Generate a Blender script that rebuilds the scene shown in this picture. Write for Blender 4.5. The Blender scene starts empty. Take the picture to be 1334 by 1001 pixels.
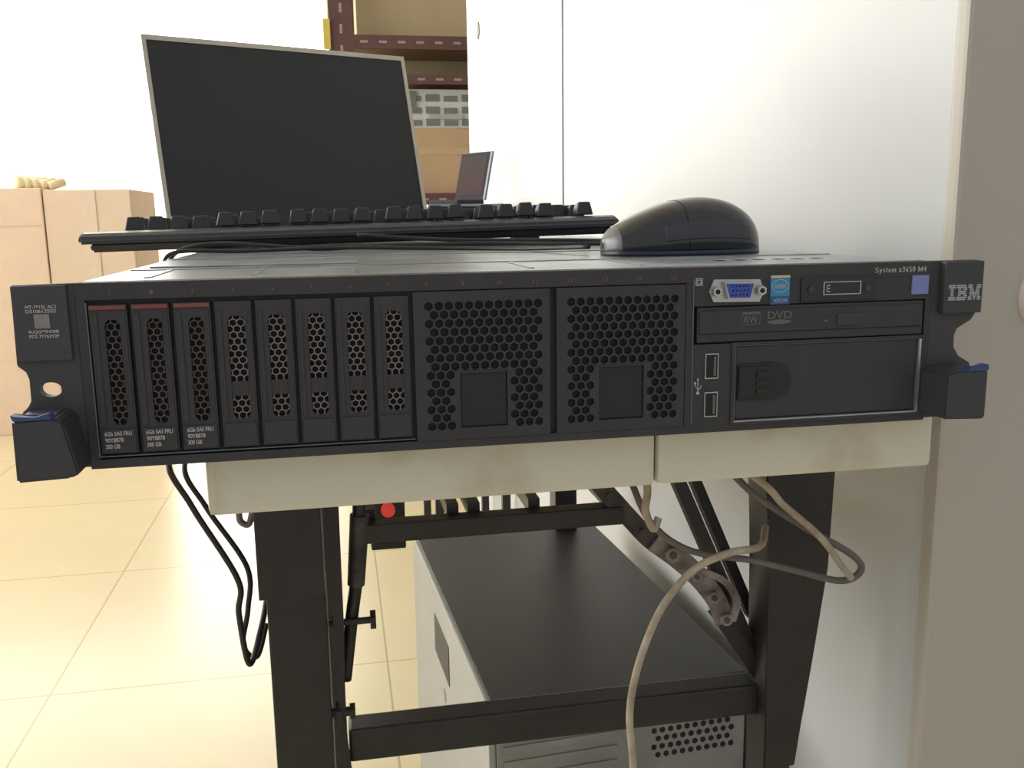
import bpy, bmesh, math, random
from mathutils import Vector, Matrix
random.seed(4)
scene=bpy.context.scene
try:
    scene.view_settings.view_transform='Standard'
except Exception: pass
FLOOR=-0.72
# ------------------------------------------------------------------ materials
def lin(c):
    return tuple(((v/255)/12.92 if v/255<=0.04045 else ((v/255+0.055)/1.055)**2.4) for v in c)
def mat(name,rgb,rough=0.5,metal=0.0,var=0.08,scale=30,bump=0.0,spec=0.5,rgb2=None,lo=0.35,hi=0.7,coat=0):
    m=bpy.data.materials.new(name); m.use_nodes=True
    nt=m.node_tree; b=nt.nodes['Principled BSDF']
    a=lin(rgb); 
    c2=lin(rgb2) if rgb2 else tuple(v*(1-var) for v in a)
    tc=nt.nodes.new('ShaderNodeTexCoord'); n=nt.nodes.new('ShaderNodeTexNoise'); n.inputs['Scale'].default_value=scale; n.inputs['Detail'].default_value=5
    r=nt.nodes.new('ShaderNodeValToRGB'); r.color_ramp.elements[0].position=lo; r.color_ramp.elements[1].position=hi
    r.color_ramp.elements[0].color=(*c2,1); r.color_ramp.elements[1].color=(*a,1)
    nt.links.new(tc.outputs['Object'],n.inputs['Vector']); nt.links.new(n.outputs['Fac'],r.inputs['Fac']); nt.links.new(r.outputs['Color'],b.inputs['Base Color'])
    b.inputs['Roughness'].default_value=rough; b.inputs['Metallic'].default_value=metal; b.inputs['Specular IOR Level'].default_value=spec
    if coat: b.inputs['Coat Weight'].default_value=coat
    if bump:
        bp=nt.nodes.new('ShaderNodeBump'); bp.inputs['Strength'].default_value=bump; bp.inputs['Distance'].default_value=0.001
        n2=nt.nodes.new('ShaderNodeTexNoise'); n2.inputs['Scale'].default_value=scale*20
        nt.links.new(tc.outputs['Object'],n2.inputs['Vector']); nt.links.new(n2.outputs['Fac'],bp.inputs['Height']); nt.links.new(bp.outputs['Normal'],b.inputs['Normal'])
    return m
def emis(name,rgb,s):
    m=mat(name,rgb,0.4); b=m.node_tree.nodes['Principled BSDF']
    b.inputs['Emission Color'].default_value=(*lin(rgb),1); b.inputs['Emission Strength'].default_value=s
    return m
M_black=mat('black_plastic',(64,63,66),0.58,0,0.15,60,0.15)
M_black2=mat('black_bezel',(55,54,57),0.62,0,0.15,60,0.1)
M_dark=mat('dark_void',(28,26,28),0.75)
M_handle=mat('latch_plastic',(56,56,61),0.52,0,0.1,60,0.2)
M_blue=mat('blue_touchpoint',(48,72,120),0.5)
M_steel=mat('chassis_steel',(172,180,184),0.33,0.75,0.2,25,0.08,rgb2=(134,142,146))
M_lattice=mat('vent_steel',(136,128,124),0.5,0.2)
M_lattice2=mat('vent_steel_dark',(92,84,80),0.5,0.2)
M_bright=mat('bright_steel',(186,186,184),0.35,0.8)
M_red=mat('red_strip',(132,72,62),0.65)
M_num=mat('orange_print',(122,90,76),0.6)
M_white=mat('white_print',(188,188,186),0.6)
M_grey=mat('grey_print',(98,98,102),0.6)
M_vga=mat('vga_blue',(52,76,170),0.4)
M_intel=mat('label_blue',(52,136,186),0.4)
M_sticker=mat('violet_sticker',(122,132,190),0.5)
M_cream=mat('cream_laminate',(214,209,190),0.45,0,0.1,14,0.1,rgb2=(186,176,150),lo=0.28,hi=0.48)
M_leg=mat('black_painted_steel',(47,45,45),0.42,0.2,0.3,40,0.2)
M_rust=mat('worn_link_steel',(150,142,136),0.5,0.3,0.3,60,0.3,rgb2=(92,82,76))
M_arm=mat('worn_dark_arm',(84,78,76),0.5,0.3,0.3,60,0.3,rgb2=(50,46,44))
M_cable=mat('black_cable',(34,34,37),0.45)
M_wcable=mat('dirty_white_cable',(184,174,156),0.6,0,0.2,60,0,rgb2=(146,132,112))
M_gcable=mat('grey_cable',(104,98,92),0.55,0,0.2,60)
M_pcblack=mat('case_black',(38,36,36),0.45,0.1,0.2,20,0.1)
M_pcsilver=mat('case_silver',(168,168,164),0.45,0.2,0.08,12)
M_pcrear=mat('case_rear_steel',(158,158,156),0.4,0.4,0.2,20)
M_screen=mat('lcd_screen',(44,45,46),0.45,0,0.1,3,spec=0.35)
M_frame=mat('lcd_frame',(190,184,168),0.4,0.3)
M_key=mat('keycap_black',(44,44,48),0.42,0,0.1,50)
M_kbtray=mat('keyboard_tray',(62,63,68),0.4,0,0.15,60,0.1)
M_kblow=mat('keyboard_lower_casing',(44,44,48),0.5,0,0.15,60,0.1)
M_mouse=mat('mouse_black',(30,31,35),0.2,0,0.1,20,coat=0.3)
M_mside=mat('mouse_side_grey',(52,54,60),0.35)
M_mskirt=mat('mouse_blue_glint_skirt',(26,32,54),0.3)  # blue glint near the base put into the skirt colour
M_msilver=mat('mouse_silver',(104,106,110),0.35,0.4)
M_cab=mat('cabinet_white',(188,190,191),0.38,0,0.03,3)
M_cabf=mat('cabinet_front_beige',(180,174,163),0.5,0,0.03,3)
M_wall=mat('wall_paint',(214,208,192),0.8,0,0.04,2)
M_ceil=mat('ceiling_paint',(235,233,226),0.9,0,0.03,2)
M_card=mat('cardboard',(224,200,178),0.8,0,0.06,9,0.1)  # lightened so the base colour imitates overexposure
M_card2=mat('cardboard_washed_out',(226,203,182),0.8,0,0.06,6,0.1)  # washed-out glare put into the cardboard colour
M_rack=mat('maroon_rack_steel',(96,68,68),0.5,0.2,0.1,12)
M_slot=mat('slot_light',(160,144,130),0.8)
M_equip=mat('equipment_white',(196,200,198),0.5)
M_equipd=mat('equipment_grey',(110,116,118),0.5)
M_knob=mat('pale_knob',(226,212,204),0.5)
M_redl=emis('red_indicator',(205,60,48),0.45)
M_paper=mat('cream_cloth',(232,218,180),0.8)
M_laplid=mat('laptop_dark',(66,66,72),0.7,spec=0.1)
M_lapscr=mat('laptop_screen_reflection',(78,74,78),0.8,0,0.2,12,spec=0.05,rgb2=(88,72,72))  # reddish reflection mixed into the screen colour
M_silver=mat('silver_plastic',(140,146,154),0.45,0.2)
M_floor=bpy.data.materials.new('cream_floor_tiles'); M_floor.use_nodes=True
nt=M_floor.node_tree; b=nt.nodes['Principled BSDF']
tc=nt.nodes.new('ShaderNodeTexCoord'); mp=nt.nodes.new('ShaderNodeMapping'); br=nt.nodes.new('ShaderNodeTexBrick')
mp.inputs['Location'].default_value=(0.64,-1.21,0)
br.offset=0; br.squash=1; br.inputs['Scale'].default_value=1
br.inputs['Brick Width'].default_value=0.6; br.inputs['Row Height'].default_value=0.6; br.inputs['Mortar Size'].default_value=0.002; br.inputs['Mortar Smooth'].default_value=0.1
br.inputs['Color1'].default_value=(*lin((216,203,168)),1); br.inputs['Color2'].default_value=(*lin((213,200,165)),1); br.inputs['Mortar'].default_value=(*lin((182,168,134)),1)
nz=nt.nodes.new('ShaderNodeTexNoise'); nz.inputs['Scale'].default_value=6; mx=nt.nodes.new('ShaderNodeMix'); mx.data_type='RGBA'; mx.blend_type='MULTIPLY'; mx.inputs[0].default_value=0.12
nt.links.new(tc.outputs['Object'],mp.inputs['Vector']); nt.links.new(mp.outputs[0],br.inputs['Vector']); nt.links.new(tc.outputs['Object'],nz.inputs['Vector'])
nt.links.new(br.outputs['Color'],mx.inputs[6]); nt.links.new(nz.outputs['Color'],mx.inputs[7]); nt.links.new(mx.outputs[2],b.inputs['Base Color'])
b.inputs['Roughness'].default_value=0.25
# ------------------------------------------------------------------ helpers
def link(o): bpy.context.collection.objects.link(o); return o
def empty(name,loc,label,cat,rot=(0,0,0),group=None):
    e=bpy.data.objects.new(name,None); e.location=loc; e.rotation_euler=rot; e.empty_display_size=0.05; link(e)
    e['label']=label; e['category']=cat
    if group: e['group']=group
    return e
def top(o,label,cat,group=None):
    o['label']=label; o['category']=cat
    if group: o['group']=group
    return o
def finish(name,bm,mats,parent=None,local=False,smooth=False,center=True,loc=None):
    bmesh.ops.recalc_face_normals(bm,faces=bm.faces)
    c=Vector((0,0,0))
    if center:
        lo=Vector((min(v.co.x for v in bm.verts),min(v.co.y for v in bm.verts),min(v.co.z for v in bm.verts)))
        hi=Vector((max(v.co.x for v in bm.verts),max(v.co.y for v in bm.verts),max(v.co.z for v in bm.verts)))
        c=(lo+hi)/2; c.z=lo.z
        for v in bm.verts: v.co-=c
    me=bpy.data.meshes.new(name); bm.to_mesh(me); bm.free()
    for m in (mats if isinstance(mats,(list,tuple)) else [mats]): me.materials.append(m)
    if smooth:
        for p in me.polygons: p.use_smooth=True
    o=bpy.data.objects.new(name,me); o.location=c; link(o)
    if parent:
        o.parent=parent
        if not local:
            acc=Vector((0,0,0)); q=parent
            while q: acc+=q.location; q=q.parent
            o.location=c-acc
    return o
def addbox(bm,x0,x1,y0,y1,z0,z1,mi=0,bev=0,M=None):
    vs=[bm.verts.new((x,y,z)) for x in (x0,x1) for y in (y0,y1) for z in (z0,z1)]
    fs=[]
    for f in ((0,1,3,2),(4,6,7,5),(0,4,5,1),(2,3,7,6),(0,2,6,4),(1,5,7,3)):
        fc=bm.faces.new([vs[i] for i in f]); fc.material_index=mi; fs.append(fc)
    if bev:
        es=list({e for f in fs for e in f.edges})
        res=bmesh.ops.bevel(bm,geom=es,offset=bev,segments=2,affect='EDGES',profile=0.6)
        vs=list({v for f in res['faces'] for v in f.verts}|{v for v in vs if v.is_valid})
        for f in res['faces']: f.material_index=mi
    if M: bmesh.ops.transform(bm,matrix=M,verts=[v for v in vs if v.is_valid])
    return vs
def box(name,x0,x1,y0,y1,z0,z1,m,parent=None,bev=0.0,local=False):
    bm=bmesh.new(); addbox(bm,x0,x1,y0,y1,z0,z1,0,bev); return finish(name,bm,m,parent,local)
def addprism(bm,pts,y0,y1,mi=0):
    a=[bm.verts.new((x,y0,z)) for x,z in pts]; c=[bm.verts.new((x,y1,z)) for x,z in pts]
    n=len(pts); fs=[bm.faces.new(a),bm.faces.new(c[::-1])]
    for i in range(n): fs.append(bm.faces.new([a[i],c[i],c[(i+1)%n],a[(i+1)%n]]))
    for f in fs: f.material_index=mi
    return a+c,fs
def prism(name,pts,y0,y1,m,parent=None,bev=0,local=False):
    bm=bmesh.new(); vs,fs=addprism(bm,pts,y0,y1)
    if bev: bmesh.ops.bevel(bm,geom=list({e for f in fs for e in f.edges}),offset=bev,segments=2,affect='EDGES')
    return finish(name,bm,m,parent,local)
def addframe(bm,x0,x1,z0,z1,a0,a1,b0,b1,y0,y1,mi=0):
    O=[(x0,z0),(x1,z0),(x1,z1),(x0,z1)]; I=[(a0,b0),(a1,b0),(a1,b1),(a0,b1)]
    v={}
    for k,(P,y) in {'of':(O,y0),'ob':(O,y1),'if':(I,y0),'ib':(I,y1)}.items(): v[k]=[bm.verts.new((x,y,z)) for x,z in P]
    for i in range(4):
        j=(i+1)%4
        for q in ((v['of'][i],v['of'][j],v['if'][j],v['if'][i]),(v['ob'][i],v['ib'][i],v['ib'][j],v['ob'][j]),(v['of'][i],v['ob'][i],v['ob'][j],v['of'][j]),(v['if'][i],v['if'][j],v['ib'][j],v['ib'][i])):
            f=bm.faces.new(q); f.material_index=mi
def addcyl(bm,p0,p1,r,seg=16,mi=0,r2=None):
    p0=Vector(p0);p1=Vector(p1);d=p1-p0; L=d.length
    q=d.to_track_quat('Z','Y').to_matrix().to_4x4()
    res=bmesh.ops.create_cone(bm,cap_ends=True,segments=seg,radius1=r,radius2=r if r2 is None else r2,depth=L,matrix=Matrix.Translation((p0+p1)/2)@q)
    for v in res['verts']:
        for f in v.link_faces: f.material_index=mi
def cyl(name,p0,p1,r,m,parent=None,seg=20,local=False,r2=None):
    bm=bmesh.new(); addcyl(bm,p0,p1,r,seg,0,r2); return finish(name,bm,m,parent,local)
def addbar(bm,p0,p1,w,t,mi=0):
    """flat bar between two points; w wide in the XZ plane, t thick along Y"""
    p0=Vector(p0);p1=Vector(p1); d=(p1-p0).normalized(); s=Vector((0,1,0)); n=d.cross(s).normalized(); s=n.cross(d).normalized()
    vs=[]
    for p in (p0,p1):
        for a,c in ((-1,-1),(1,-1),(1,1),(-1,1)): vs.append(bm.verts.new(p+n*a*w/2+s*c*t/2))
    for f in ((0,1,2,3),(7,6,5,4),(0,4,5,1),(1,5,6,2),(2,6,7,3),(3,7,4,0)):
        fc=bm.faces.new([vs[i] for i in f]); fc.material_index=mi
def bar(name,p0,p1,w,t,m,parent=None):
    bm=bmesh.new(); addbar(bm,p0,p1,w,t); return finish(name,bm,m,parent)
def catmull(pts,sub):
    P=[Vector(p) for p in pts]; P=[2*P[0]-P[1]]+P+[2*P[-1]-P[-2]]
    S=[]
    for i in range(1,len(P)-2):
        for k in range(sub):
            t=k/sub; a,b_,c,d=P[i-1],P[i],P[i+1],P[i+2]
            S.append(0.5*((2*b_)+(-a+c)*t+(2*a-5*b_+4*c-d)*t*t+(-a+3*b_-3*c+d)*t**3))
    S.append(P[-2]); return S
def tube(name,pts,r,m,parent=None,n=10,sub=10):
    S=catmull(pts,sub)
    bm=bmesh.new(); rings=[]; up=None
    for i,s in enumerate(S):
        d=(S[min(i+1,len(S)-1)]-S[max(i-1,0)]).normalized()
        if up is None: up=d.orthogonal().normalized()
        up=(up-d*up.dot(d)).normalized(); sd=d.cross(up)
        rings.append([bm.verts.new(s+(up*math.cos(2*math.pi*k/n)+sd*math.sin(2*math.pi*k/n))*r) for k in range(n)])
    for a,c in zip(rings,rings[1:]):
        for k in range(n): bm.faces.new((a[k],a[(k+1)%n],c[(k+1)%n],c[k]))
    bm.faces.new(rings[0][::-1]); bm.faces.new(rings[-1])
    return finish(name,bm,m,parent,smooth=True)
def text(name,s,x0,x1,z0,z1,y,m,parent,local=False,bold=0.0):
    c=bpy.data.curves.new('f','FONT'); c.body=s; c.size=1; c.extrude=0.01; c.offset=bold
    o=bpy.data.objects.new('f',c); link(o); bpy.context.view_layer.update()
    me=bpy.data.meshes.new_from_object(o.evaluated_get(bpy.context.evaluated_depsgraph_get()))
    bpy.data.objects.remove(o)
    xs=[v.co.x for v in me.vertices]; ys=[v.co.y for v in me.vertices]
    a0,a1,b0,b1=min(xs),max(xs),min(ys),max(ys)
    sx=(x1-x0)/(a1-a0); sz=(z1-z0)/(b1-b0)
    bm=bmesh.new(); bm.from_mesh(me); bpy.data.meshes.remove(me)
    for v in bm.verts:
        X,Y,Z=v.co; v.co=(x0+(X-a0)*sx, y-Z*0.012, z0+(Y-b0)*sz)
    return finish(name,bm,m,parent,local)
def hexpts(cx,cz,r): return [(cx+r*math.cos(math.radians(30+60*k)),cz+r*math.sin(math.radians(30+60*k))) for k in range(6)]
def hexlattice(bm,x0,x1,z0,z1,pitch,hole,y0,y1,mi=0):
    R=pitch/math.sqrt(3); row=0; z=z0
    while z<=z1:
        x=x0+(pitch/2 if row%2 else 0)
        while x<=x1:
            o=hexpts(x,z,R); i=hexpts(x,z,hole)
            of=[bm.verts.new((a,y0,c)) for a,c in o]; jf=[bm.verts.new((a,y0,c)) for a,c in i]; jb=[bm.verts.new((a,y1,c)) for a,c in i]
            for k in range(6):
                j=(k+1)%6
                for q in ((of[k],of[j],jf[j],jf[k]),(jf[k],jf[j],jb[j],jb[k])): bm.faces.new(q).material_index=mi
            x+=pitch
        z+=R*1.5; row+=1
# ------------------------------------------------------------------ room
def struct(o,**k): o['kind']='structure'; return o
o=struct(box('floor',-4,3,-3,6,FLOOR-0.05,FLOOR,M_floor))
for v in o.data.vertices: v.co+=o.location
o.location=(0,0,0)
struct(box('ceiling',-4,3,-0.2,6,2.1,2.15,M_ceil))
struct(box('wall_back',-0.09,3,6,6.1,FLOOR,2.1,M_wall))
struct(box('trim_1',-4,-0.09,6,6.1,FLOOR,-0.66,M_wall))
M_win=emis('daylight_glass',(255,253,248),2.3)
M_winf=emis('blown_out_window_frame',(250,250,248),1.0)  # frame given its own glow to imitate blown-out daylight
def window(name,axis,a0,a1,z0,z1,pos,nm):
    bm=bmesh.new(); 
    def bb(u0,u1,w0,w1,d0,d1,mi):
        if axis=='y': addbox(bm,u0,u1,pos+d0,pos+d1,w0,w1,mi)
        else: addbox(bm,pos-d1,pos-d0,u0,u1,w0,w1,mi)
    bb(a0,a1,z0,z1,0.04,0.05,0)
    for i in range(nm+1):
        u=a0+(a1-a0)*i/nm; bb(u-0.02,u+0.02,z0,z1,0.02,0.04,1)
    for w in (z0,z1): bb(a0,a1,w-0.02,w+0.02,0.02,0.04,1)
    return struct(finish(name,bm,[M_win,M_winf]))
window('window_1','y',-4,-0.11,-0.64,2.08,6,3)
window('window_2','x',-0.5,5.9,0.25,2.08,-4,5)
struct(box('wall_left',-4.1,-4,-0.5,6,FLOOR,0.23,M_wall))
struct(box('wall_right',3,3.1,-0.5,6.1,FLOOR,2.1,M_wall))
# ------------------------------------------------------------------ cabinets
cab=empty('storage_cabinet',(0.6,0.55,FLOOR),'tall off-white laminate cabinet, side panel beside the work table','cabinet',group='tall white cabinets')
box('cabinet_body',0.274,0.95,0.078,1.066,FLOOR,1.2,M_cab,cab,0.002)
box('front_panel',0.272,0.95,0.066,0.0775,FLOOR,1.2,M_cabf,cab,0.003)['label']='beige grey front door panel'
bm=bmesh.new(); res=bmesh.ops.create_uvsphere(bm,u_segments=36,v_segments=18,radius=1.0,matrix=Matrix.Translation((0.3430,0.066,0.0586))@Matrix.Diagonal((0.0235,0.010,0.0235,1)))
finish('knob',bm,M_knob,cab,smooth=True)['label']='round pale pinkish door knob'
cab2=empty('storage_cabinet',(0.6,1.6,FLOOR),'tall off-white laminate cabinet with a small lock hole near its edge','cabinet',group='tall white cabinets')
box('cabinet_body',0.272,0.95,1.070,2.135,FLOOR,1.2,M_cab,cab2,0.002)
cyl('lock_hole',(0.274,1.936,0.564),(0.270,1.936,0.564),0.021,mat('lock_brown',(96,78,62),0.5),cab2)
# ------------------------------------------------------------------ server
srv=empty('rack_server',(0,0.36,0),'black two-unit rack server with perforated front and steel lid','server')
X0,X1=-0.2147,0.2135
box('chassis',X0,X1,0.012,0.734,0.0,0.0862,M_steel,srv,0.0008)['label']='grey steel case with worn lid'
bm=bmesh.new()
addbox(bm,X0,X1,0.004,0.0122,0.0002,0.0864,0,0.0006)
addbox(bm,X0,0.2137,0.0,0.0045,0.0785,0.0864,0,0.0004)
addbox(bm,X0,0.2137,0.0005,0.0045,0.0,0.0045,0,0.0004)
addbox(bm,X0,-0.2105,0.0003,0.0045,0.004,0.079,0,0.0003)
addbox(bm,0.0752,0.0795,0.0003,0.0045,0.004,0.079,0,0.0003)
addbox(bm,0.2100,0.2137,0.0003,0.0045,0.004,0.079,0,0.0003)
addbox(bm,0.0795,0.2100,0.0003,0.0045,0.0665,0.079,0)
addbox(bm,0.0795,0.1005,0.0003,0.0045,0.004,0.0468,0)
finish('front_bezel',bm,M_black2,srv)
M_edge=mat('highlight_blue_grey',(96,104,112),0.5)  # thin highlight along the bezel edges, put in as pale strips
box('bay_edge_highlight',-0.2105,-0.2100,-0.0001,0.003,0.0062,0.0775,M_edge,srv)
box('bay_edge_highlight',-0.2105,-0.064,-0.0001,0.003,0.0056,0.0061,M_edge,srv)
box('bay_edge_highlight',0.0788,0.0793,-0.0001,0.003,0.006,0.080,M_edge,srv)
bm=bmesh.new()
for yy in (0.10,0.235): addbox(bm,X0+0.004,X1-0.004,yy,yy+0.0012,0.0862,0.0868,0)
addbox(bm,-0.205,-0.085,0.125,0.20,0.0862,0.0872,0,0.0004)
for xx in (-0.19,-0.14,-0.09,0.0,0.06): addbox(bm,xx,xx+0.003,0.03,0.095,0.0862,0.0867,0)
finish('lid_ridges',bm,M_steel,srv)
bm=bmesh.new()
for k in range(6): addbox(bm,0.115+0.012*k,0.120+0.012*k,0.055,0.062,0.0860,0.0864,0)
finish('lid_slots',bm,M_dark,srv)
Lear=[(-0.241,0.0860),(-0.2145,0.0864),(-0.2145,0.0012),(-0.2415,0.0012),(-0.2418,0.0285),(-0.2385,0.0308),(-0.2370,0.0335),(-0.2368,0.0435),(-0.2378,0.0470),(-0.2418,0.0498)]
def boolean(o,cut):
    md=o.modifiers.new('b','BOOLEAN'); md.object=cut; md.operation='DIFFERENCE'; md.solver='EXACT'
    bpy.context.view_layer.update()
    me=bpy.data.meshes.new_from_object(o.evaluated_get(bpy.context.evaluated_depsgraph_get()))
    o.modifiers.clear(); o.data=me; bpy.data.objects.remove(cut)
ear=prism('rack_ear',Lear,0.0008,0.0058,M_black,srv,0.0004)
cutb=bmesh.new(); 
pts=[(-0.2286+0.0048*math.cos(a),0.0385+0.0034*math.sin(a)) for a in [k*math.pi/10 for k in range(20)]]
addprism(cutb,pts,-0.01,0.02); cut=finish('c',cutb,M_black); boolean(ear,cut)
Rear=[(0.2135,0.0864),(0.2408,0.0864),(0.2418,0.083),(0.2405,0.080),(0.2415,0.076),(0.2412,0.058),(0.2385,0.0540),(0.2300,0.0500),(0.2285,0.0460),(0.2288,0.0395),(0.2320,0.0345),(0.2400,0.0305),(0.2400,0.0012),(0.2135,0.0012)]
prism('rack_ear',Rear,0.0008,0.0058,M_black,srv,0.0004)
box('rack_ear_block',0.2180,0.2408,-0.004,0.001,0.0585,0.0862,M_handle,srv,0.0008)
box('rack_ear_block',-0.2405,-0.2175,-0.0015,0.001,0.052,0.0858,M_black,srv,0.0005)
prism('latch_handle',[(-0.2393,0.0292),(-0.2225,0.0298),(-0.2185,0.0275),(-0.2138,0.0040),(-0.2180,0.0022),(-0.2398,0.0014)],-0.022,0.003,M_handle,srv,0.0010)
prism('latch_lip',[(-0.2385,0.0290),(-0.2395,0.0318),(-0.236,0.0308),(-0.230,0.0302),(-0.2240,0.0318),(-0.2225,0.0292)],-0.0225,-0.0165,M_blue,srv,0.0003)['label']='blue touch edge'
prism('latch_handle',[(0.2100,0.0290),(0.2150,0.0306),(0.2332,0.0309),(0.2342,0.0298),(0.2342,0.0050),(0.2330,0.0042),(0.2100,0.0052)],-0.022,0.003,M_handle,srv,0.0010)
prism('latch_lip',[(0.2210,0.0300),(0.2235,0.0326),(0.2280,0.0316),(0.2330,0.0336),(0.2340,0.0330),(0.2338,0.0302)],-0.0225,-0.0165,M_blue,srv,0.0003)['label']='blue touch edge'
def spans(ch,r):
    if ch=='I': return [(0,1)] if r in (0,1,6,7) else [(0.3,0.7)]
    if ch=='B':
        return {0:[(0,.86)],1:[(0,.97)],2:[(.16,.40),(.68,1)],3:[(.16,.90)],4:[(.16,.90)],5:[(.16,.40),(.68,1)],6:[(0,.97)],7:[(0,.86)]}[r]
    return {0:[(0,.32),(.68,1)],1:[(0,.36),(.64,1)],2:[(.12,.40),(.60,.88)],3:[(.12,.44),(.56,.88)],4:[(.12,.28),(.30,.70),(.72,.88)],5:[(.12,.28),(.34,.66),(.72,.88)],6:[(0,.28),(.39,.61),(.72,1)],7:[(0,.28),(.45,.55),(.72,1)]}[r]
bm=bmesh.new(); lx=0.2203; hz=0.0085; zt=0.0738
for ch,w in (('I',0.0040),('B',0.0062),('M',0.0075)):
    for r in range(8):
        for a,c in spans(ch,r): addbox(bm,lx+a*w,lx+c*w,-0.0043,-0.0039,zt-hz*(r+0.72)/8,zt-hz*r/8)
    lx+=w+0.0007
finish('logo_lettering',bm,mat('logo_grey',(172,172,174),0.5),srv)
for s,z0 in (('MT-7915L AC1',0.0757),('DS1061Z022',0.0738)): text('label_lettering',s,-0.2350,-0.2223,z0,z0+0.0015,-0.0016,M_white,srv,bold=0.01)
for s,z0 in (('KQ29S43B',0.0645),('PD2 7Y762V2P',0.0625)): text('label_lettering',s,-0.2345,-0.2220,z0,z0+0.0015,-0.0016,M_white,srv,bold=0.01)
box('plain_sticker',-0.2318,-0.2254,-0.0018,-0.0014,0.0668,0.0732,mat('grey_sticker',(140,140,140),0.6,rgb2=(124,124,124),scale=300),srv)
ZB,ZT=0.0072,0.0764
def carrier(i,x,w,live):
    root=box('drive_carrier' if live else 'drive_filler',x,x+w,0.0036,0.0040,ZB,ZT,M_dark,srv)
    root['label']='black drive carrier with red top strip and white label' if live else 'black blank drive filler with honeycomb vent'
    rl=root.location+srv.location
    def sub(name,bm,m): 
        o=finish(name,bm,m,None); wl=o.location.copy(); o.parent=root; o.location=wl-rl; return o
    o0,o1=(x+0.0062,x+w-0.0034) if live else (x+0.0052,x+w-0.0032)
    bm=bmesh.new(); addframe(bm,x,x+w,ZB,ZT,o0,o1,0.0205,0.0695,-0.0002,0.0034)
    for (cx,sx) in ((o0,1),(o1,-1)):
        for (cz,sz) in ((0.0205,1),(0.0695,-1)):
            p=[(cx,cz),(cx+sx*0.0016,cz),(cx,cz+sz*0.0022)]; addprism(bm,p,-0.0002,0.0034)
    addbox(bm,x+0.0010,x+0.0034 if live else x+0.0028,-0.0008,0.0,0.020,0.0725,0,0.0003)
    addbox(bm,x+w-0.0020,x+w-0.0008,-0.0006,0.0,0.020,0.0725,0,0.0002)
    addbox(bm,x+0.0008,x+w-0.0006,-0.0012,0.0,ZB+0.0006,0.0188,0,0.0005)
    sub('bezel',bm,M_black2)
    bm=bmesh.new(); hexlattice(bm,o0-0.001,o1+0.002,0.0190,0.0715,0.0034,0.00168,0.0012,0.0022)
    sub('vent_mesh',bm,M_lattice2 if live else M_lattice)
    if live:
        bm=bmesh.new(); addbox(bm,x+0.0004,x+w-0.0004,-0.0010,-0.0001,0.0743,0.0760); sub('red_strip',bm,M_red)
        for k,(s,ww) in enumerate((('6Gb SAS FRU',0.0118),('90Y8878',0.0080),('300 GB',0.0062))):
            z0=0.0158-0.0030*k
            t=text('label_lettering',s,x+0.0022,x+0.0022+ww,z0,z0+0.0020,-0.0013,M_white,None,bold=0.012)
            wl=t.location.copy(); t.parent=root; t.location=wl-rl
    else:
        bm=bmesh.new(); addbox(bm,o0-0.0004,o1+0.0004,0.0004,0.0030,0.0315,0.0385,0,0.0003); sub('catch',bm,M_black2)
for i in range(8): carrier(i,-0.2092+0.0182*i,0.0163,i<3)
for i in range(16):
    s=str(i); wd=0.0012*len(s); cx=-0.1995+0.01785*i
    text('bay_number',s,cx-wd/2,cx+wd/2,0.0806,0.0825,-0.0001,M_num,srv)
M_gloss=mat('window_gloss',(24,23,25),0.42)
def blank(x):
    w=0.0672; z0,z1=0.0045,0.0780
    bm=bmesh.new(); addbox(bm,x,x+w,-0.0002,0.0024,z0,z1,0)
    p=finish('blank_panel',bm,M_black2,srv); 
    cb=bmesh.new(); pt=0.0049; R=pt/math.sqrt(3); z=0.0115; row=0
    while z<0.0735:
        xx=x+0.0075+(pt/2 if row%2 else 0)
        while xx<x+w-0.0055:
            if not (x+0.0190<xx<x+0.0485 and z<0.0405): addprism(cb,hexpts(xx,z,R*0.80),-0.01,0.0017)
            xx+=pt
        z+=R*1.5; row+=1
    addbox(cb,x+0.0220,x+0.0455,-0.01,0.0018,0.0102,0.0376)
    c=finish('c',cb,M_dark); boolean(p,c)
    p.data.materials.append(M_dark)
    me=p.data
    for q in me.polygons:
        wy=q.center.y+p.location.y+srv.location.y
        if abs(q.normal.y)>0.9 and 0.0012<wy<0.0020: q.material_index=len(me.materials)-1
    box('latch_window',x+0.0225,x+0.0450,0.0010,0.0026,0.0107,0.0371,M_gloss,srv)
    box('latch_window_top',x+0.0222,x+0.0453,-0.0008,0.0,0.0376,0.0384,M_black2,srv)
    return p
blank(-0.0632); blank(0.0075)
vg=empty('video_port',(0.1018,0.0,0.068),'','port'); 
for k in ('label','category'): del vg[k]
vg.parent=srv; vg.location=Vector((0.1018,0,0.068))-srv.location
bm=bmesh.new(); addprism(bm,[(0.0870,0.0740),(0.0895,0.0800),(0.1145,0.0795),(0.1170,0.0735),(0.1145,0.0680),(0.0895,0.0685)],-0.0008,0.0004); finish('port_flange',bm,M_bright,vg)
prism('port_shell',[(0.0938,0.0788),(0.1106,0.0785),(0.1085,0.0698),(0.0960,0.0700)],-0.0040,0.0,M_bright,vg,0.0003)
prism('port_insert',[(0.0948,0.0780),(0.1096,0.0777),(0.1077,0.0706),(0.0969,0.0708)],-0.0044,0.0,M_vga,vg)
bm=bmesh.new()
for r in range(3):
    for k in range(5): addcyl(bm,(0.0980+0.0020*k+(0.0005 if r==1 else 0),-0.0046,0.0766-0.0022*r),(0.0980+0.0020*k+(0.0005 if r==1 else 0),-0.0043,0.0766-0.0022*r),0.0005,8)
finish('pin_holes',bm,M_dark,vg)
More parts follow.
